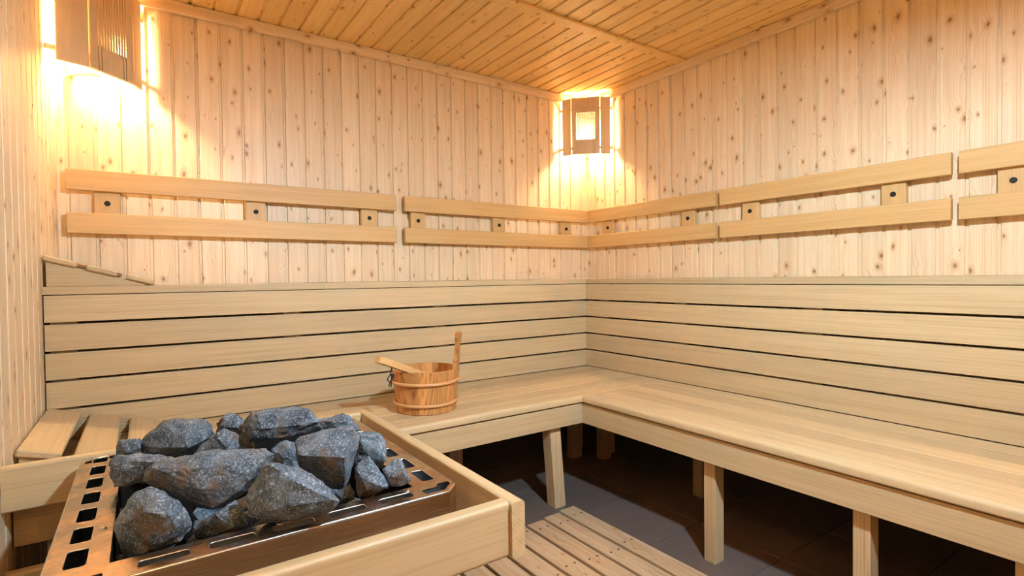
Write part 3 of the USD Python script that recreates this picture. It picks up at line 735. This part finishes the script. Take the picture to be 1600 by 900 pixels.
# ------------------------------------------------------------------ bucket
BX, BY, RB, RT, BH = -1.632, -0.828, 0.1150, 0.1310, 0.1625
bk = thing('wooden_bucket', 'round reddish wooden bucket with two wooden hoops and one tall stave handle', 'bucket', loc=(BX, BY, HS))
NS = 20
def stave(t0, t1, z0, z1, thick=0.013, nseg=2):
    ts = np.linspace(t0, t1, nseg + 1)
    v, f = [], []
    zs = [z0, z0 + 0.002, z1 - 0.002, z1]
    rr = lambda z: RB + (RT - RB) * z / BH
    for z in zs:
        for t in ts:
            e = 0.0012 if (t in (ts[0], ts[-1])) or z in (zs[0], zs[-1]) else 0
            v.append(((rr(z) - e) * math.cos(t), (rr(z) - e) * math.sin(t), z))
    n1 = len(v)
    for z in zs:
        for t in ts:
            v.append(((rr(z) - thick) * math.cos(t), (rr(z) - thick) * math.sin(t), z))
    c = nseg + 1; r = len(zs)
    idx = lambda i, j, s: s * n1 + i * c + j
    for i in range(r - 1):
        for j in range(nseg):
            f += [[idx(i, j, 0), idx(i, j + 1, 0), idx(i + 1, j + 1, 0)], [idx(i, j, 0), idx(i + 1, j + 1, 0), idx(i + 1, j, 0)]]
            f += [[idx(i, j, 1), idx(i + 1, j + 1, 1), idx(i, j + 1, 1)], [idx(i, j, 1), idx(i + 1, j, 1), idx(i + 1, j + 1, 1)]]
        for j in (0, nseg):
            f += [[idx(i, j, 0), idx(i + 1, j, 0), idx(i + 1, j, 1)], [idx(i, j, 0), idx(i + 1, j, 1), idx(i, j, 1)]]
    for j in range(nseg):
        for i in (0, r - 1):
            f += [[idx(i, j, 0), idx(i, j + 1, 0), idx(i, j + 1, 1)], [idx(i, j, 0), idx(i, j + 1, 1), idx(i, j, 1)]]
    m = trimesh.Trimesh(np.array(v), np.array(f), process=True)
    m.fix_normals()
    return m
HANG = math.radians(-47)
dth = 2 * math.pi / NS
hk = None
for k in range(NS):
    tc = HANG + k * dth
    if k == 0:
        continue
    obj('stave', stave(tc - dth / 2, tc + dth / 2, 0.0015, BH - 0.0005), CEDAR, bk, smooth=35)
# the handle stave: shaped board standing 14 cm above the rim
prof = [(-0.020, 0.002), (0.020, 0.002), (0.0215, 0.10), (0.0225, BH), (0.020, BH + 0.018), (0.0135, BH + 0.042), (0.0115, BH + 0.070), (0.0155, BH + 0.105), (0.0200, BH + 0.126), (0.0180, BH + 0.138), (0.008, BH + 0.1435), (0.0035, BH + 0.1405), (0.0, BH + 0.139),
        (-0.0035, BH + 0.1405), (-0.008, BH + 0.1435), (-0.0180, BH + 0.138), (-0.0200, BH + 0.126), (-0.0155, BH + 0.105), (-0.0115, BH + 0.070), (-0.0135, BH + 0.042), (-0.020, BH + 0.018), (-0.0225, BH), (-0.0215, 0.10)]
m = extrude(Polygon(prof), 0.015, -0.015)
m = trimesh.Trimesh(*trimesh.remesh.subdivide_to_size(m.vertices, m.faces, 0.03)); m.merge_vertices()
lean = math.atan2(RT - RB, BH)
rad = np.array([math.cos(HANG), math.sin(HANG), 0]); tan = np.array([-math.sin(HANG), math.cos(HANG), 0])
upv = np.array([0, 0, 1.0]) * math.cos(lean) + rad * math.sin(lean)
nv = np.cross(tan, upv)
T = np.eye(4); T[:3, 0], T[:3, 1], T[:3, 2], T[:3, 3] = tan, upv, nv, rad * (RB + 0.0005)
m.apply_transform(T); m.fix_normals()
obj('stave_handle', m, CEDAR, bk, smooth=35, label='tall stave shaped into an upright handle with a notched top')
for z, rr in ((0.036, 0.0062), (0.117, 0.0064)):
    ts = np.linspace(0, 2 * np.pi, 56, endpoint=False)
    R = RB + (RT - RB) * z / BH + rr * 0.75 + 0.0025 * np.exp(-((np.angle(np.exp(1j * (ts - HANG)))) / 0.2) ** 2)
    obj('hoop', tube(np.c_[R * np.cos(ts), R * np.sin(ts), z + 0.004 * np.exp(-((np.angle(np.exp(1j * (ts - HANG)))) / 0.35) ** 2)], rr, 10, closed=True), HOOPW, bk, smooth=True)
b = trimesh.creation.cylinder(RB - 0.0135, 0.012, sections=40); b.apply_translation((0, 0, 0.022))
obj('bottom', b, CEDAR, bk, smooth=40)

# ------------------------------------------------------------------ ladle
ld = thing('ladle', 'wooden ladle with a black cord leaning in the bucket', 'ladle')
tip = np.array([-1.862, -0.925, 0.678]); end = np.array([-1.575, -0.815, 0.555])
d = (end - tip); Ll = np.linalg.norm(d); d /= Ll
side = np.cross(d, (0, 0, 1.0)); side /= np.linalg.norm(side); nn = np.cross(side, d)
hp = [(0, -0.011), (0.004, -0.0175), (0.014, -0.0205), (0.05, -0.0205), (0.10, -0.0175), (0.18, -0.014), (Ll, -0.011), (Ll, 0.011), (0.18, 0.014), (0.10, 0.0175), (0.05, 0.0205), (0.014, 0.0205), (0.004, 0.0175), (0, 0.011)]
m = extrude(Polygon(hp), 0.022, -0.011)
T = np.eye(4); T[:3, 0], T[:3, 1], T[:3, 2], T[:3, 3] = d, side, nn, tip
m.apply_transform(T); m.fix_normals()
obj('handle', m, LADLEW, ld, smooth=30)
bp = np.array([(0.0, -0.026), (0.022, -0.024), (0.034, -0.010), (0.036, 0.012), (0.032, 0.012), (0.030, -0.008), (0.019, -0.019), (0.0, -0.020)])
m = trimesh.creation.revolve(bp, sections=28); m.apply_translation(end + d * 0.03 + np.array([0, 0, -0.012]))
obj('bowl', m, LADLEW, ld, smooth=40)
p0 = tip + d * 0.062 - nn * 0.009
cp = [p0 + np.array(q) for q in ((0.0, 0.0, 0.016), (0.004, -0.012, 0.004), (0.002, -0.012, -0.012), (0.0, -0.010, -0.022), (-0.006, -0.012, -0.033), (-0.012, -0.012, -0.041), (-0.010, -0.012, -0.052), (-0.002, -0.013, -0.052), (0.004, -0.012, -0.040), (0.002, -0.012, -0.028), (0.010, -0.012, -0.030), (0.008, -0.013, -0.040), (0.0, -0.013, -0.050), (-0.006, -0.012, -0.062), (-0.008, -0.012, -0.072))]
cp = np.array(cp)
from scipy.interpolate import splprep, splev
tck, _ = splprep(cp.T, s=0); cs = np.array(splev(np.linspace(0, 1, 60), tck)).T
kn = trimesh.creation.icosphere(2, 0.0062); kn.apply_translation(p0 + np.array([0.004, -0.012, -0.032]))
tail = tube(np.array([p0 + np.array(q) for q in ((0.003, -0.012, -0.034), (0.0, -0.013, -0.055), (-0.001, -0.013, -0.074))]), 0.002, 6)
obj('cord', cat_meshes([tube(cs, 0.002, 6), kn, tail]), CORD, ld, smooth=True, label='black cord tied through the handle')
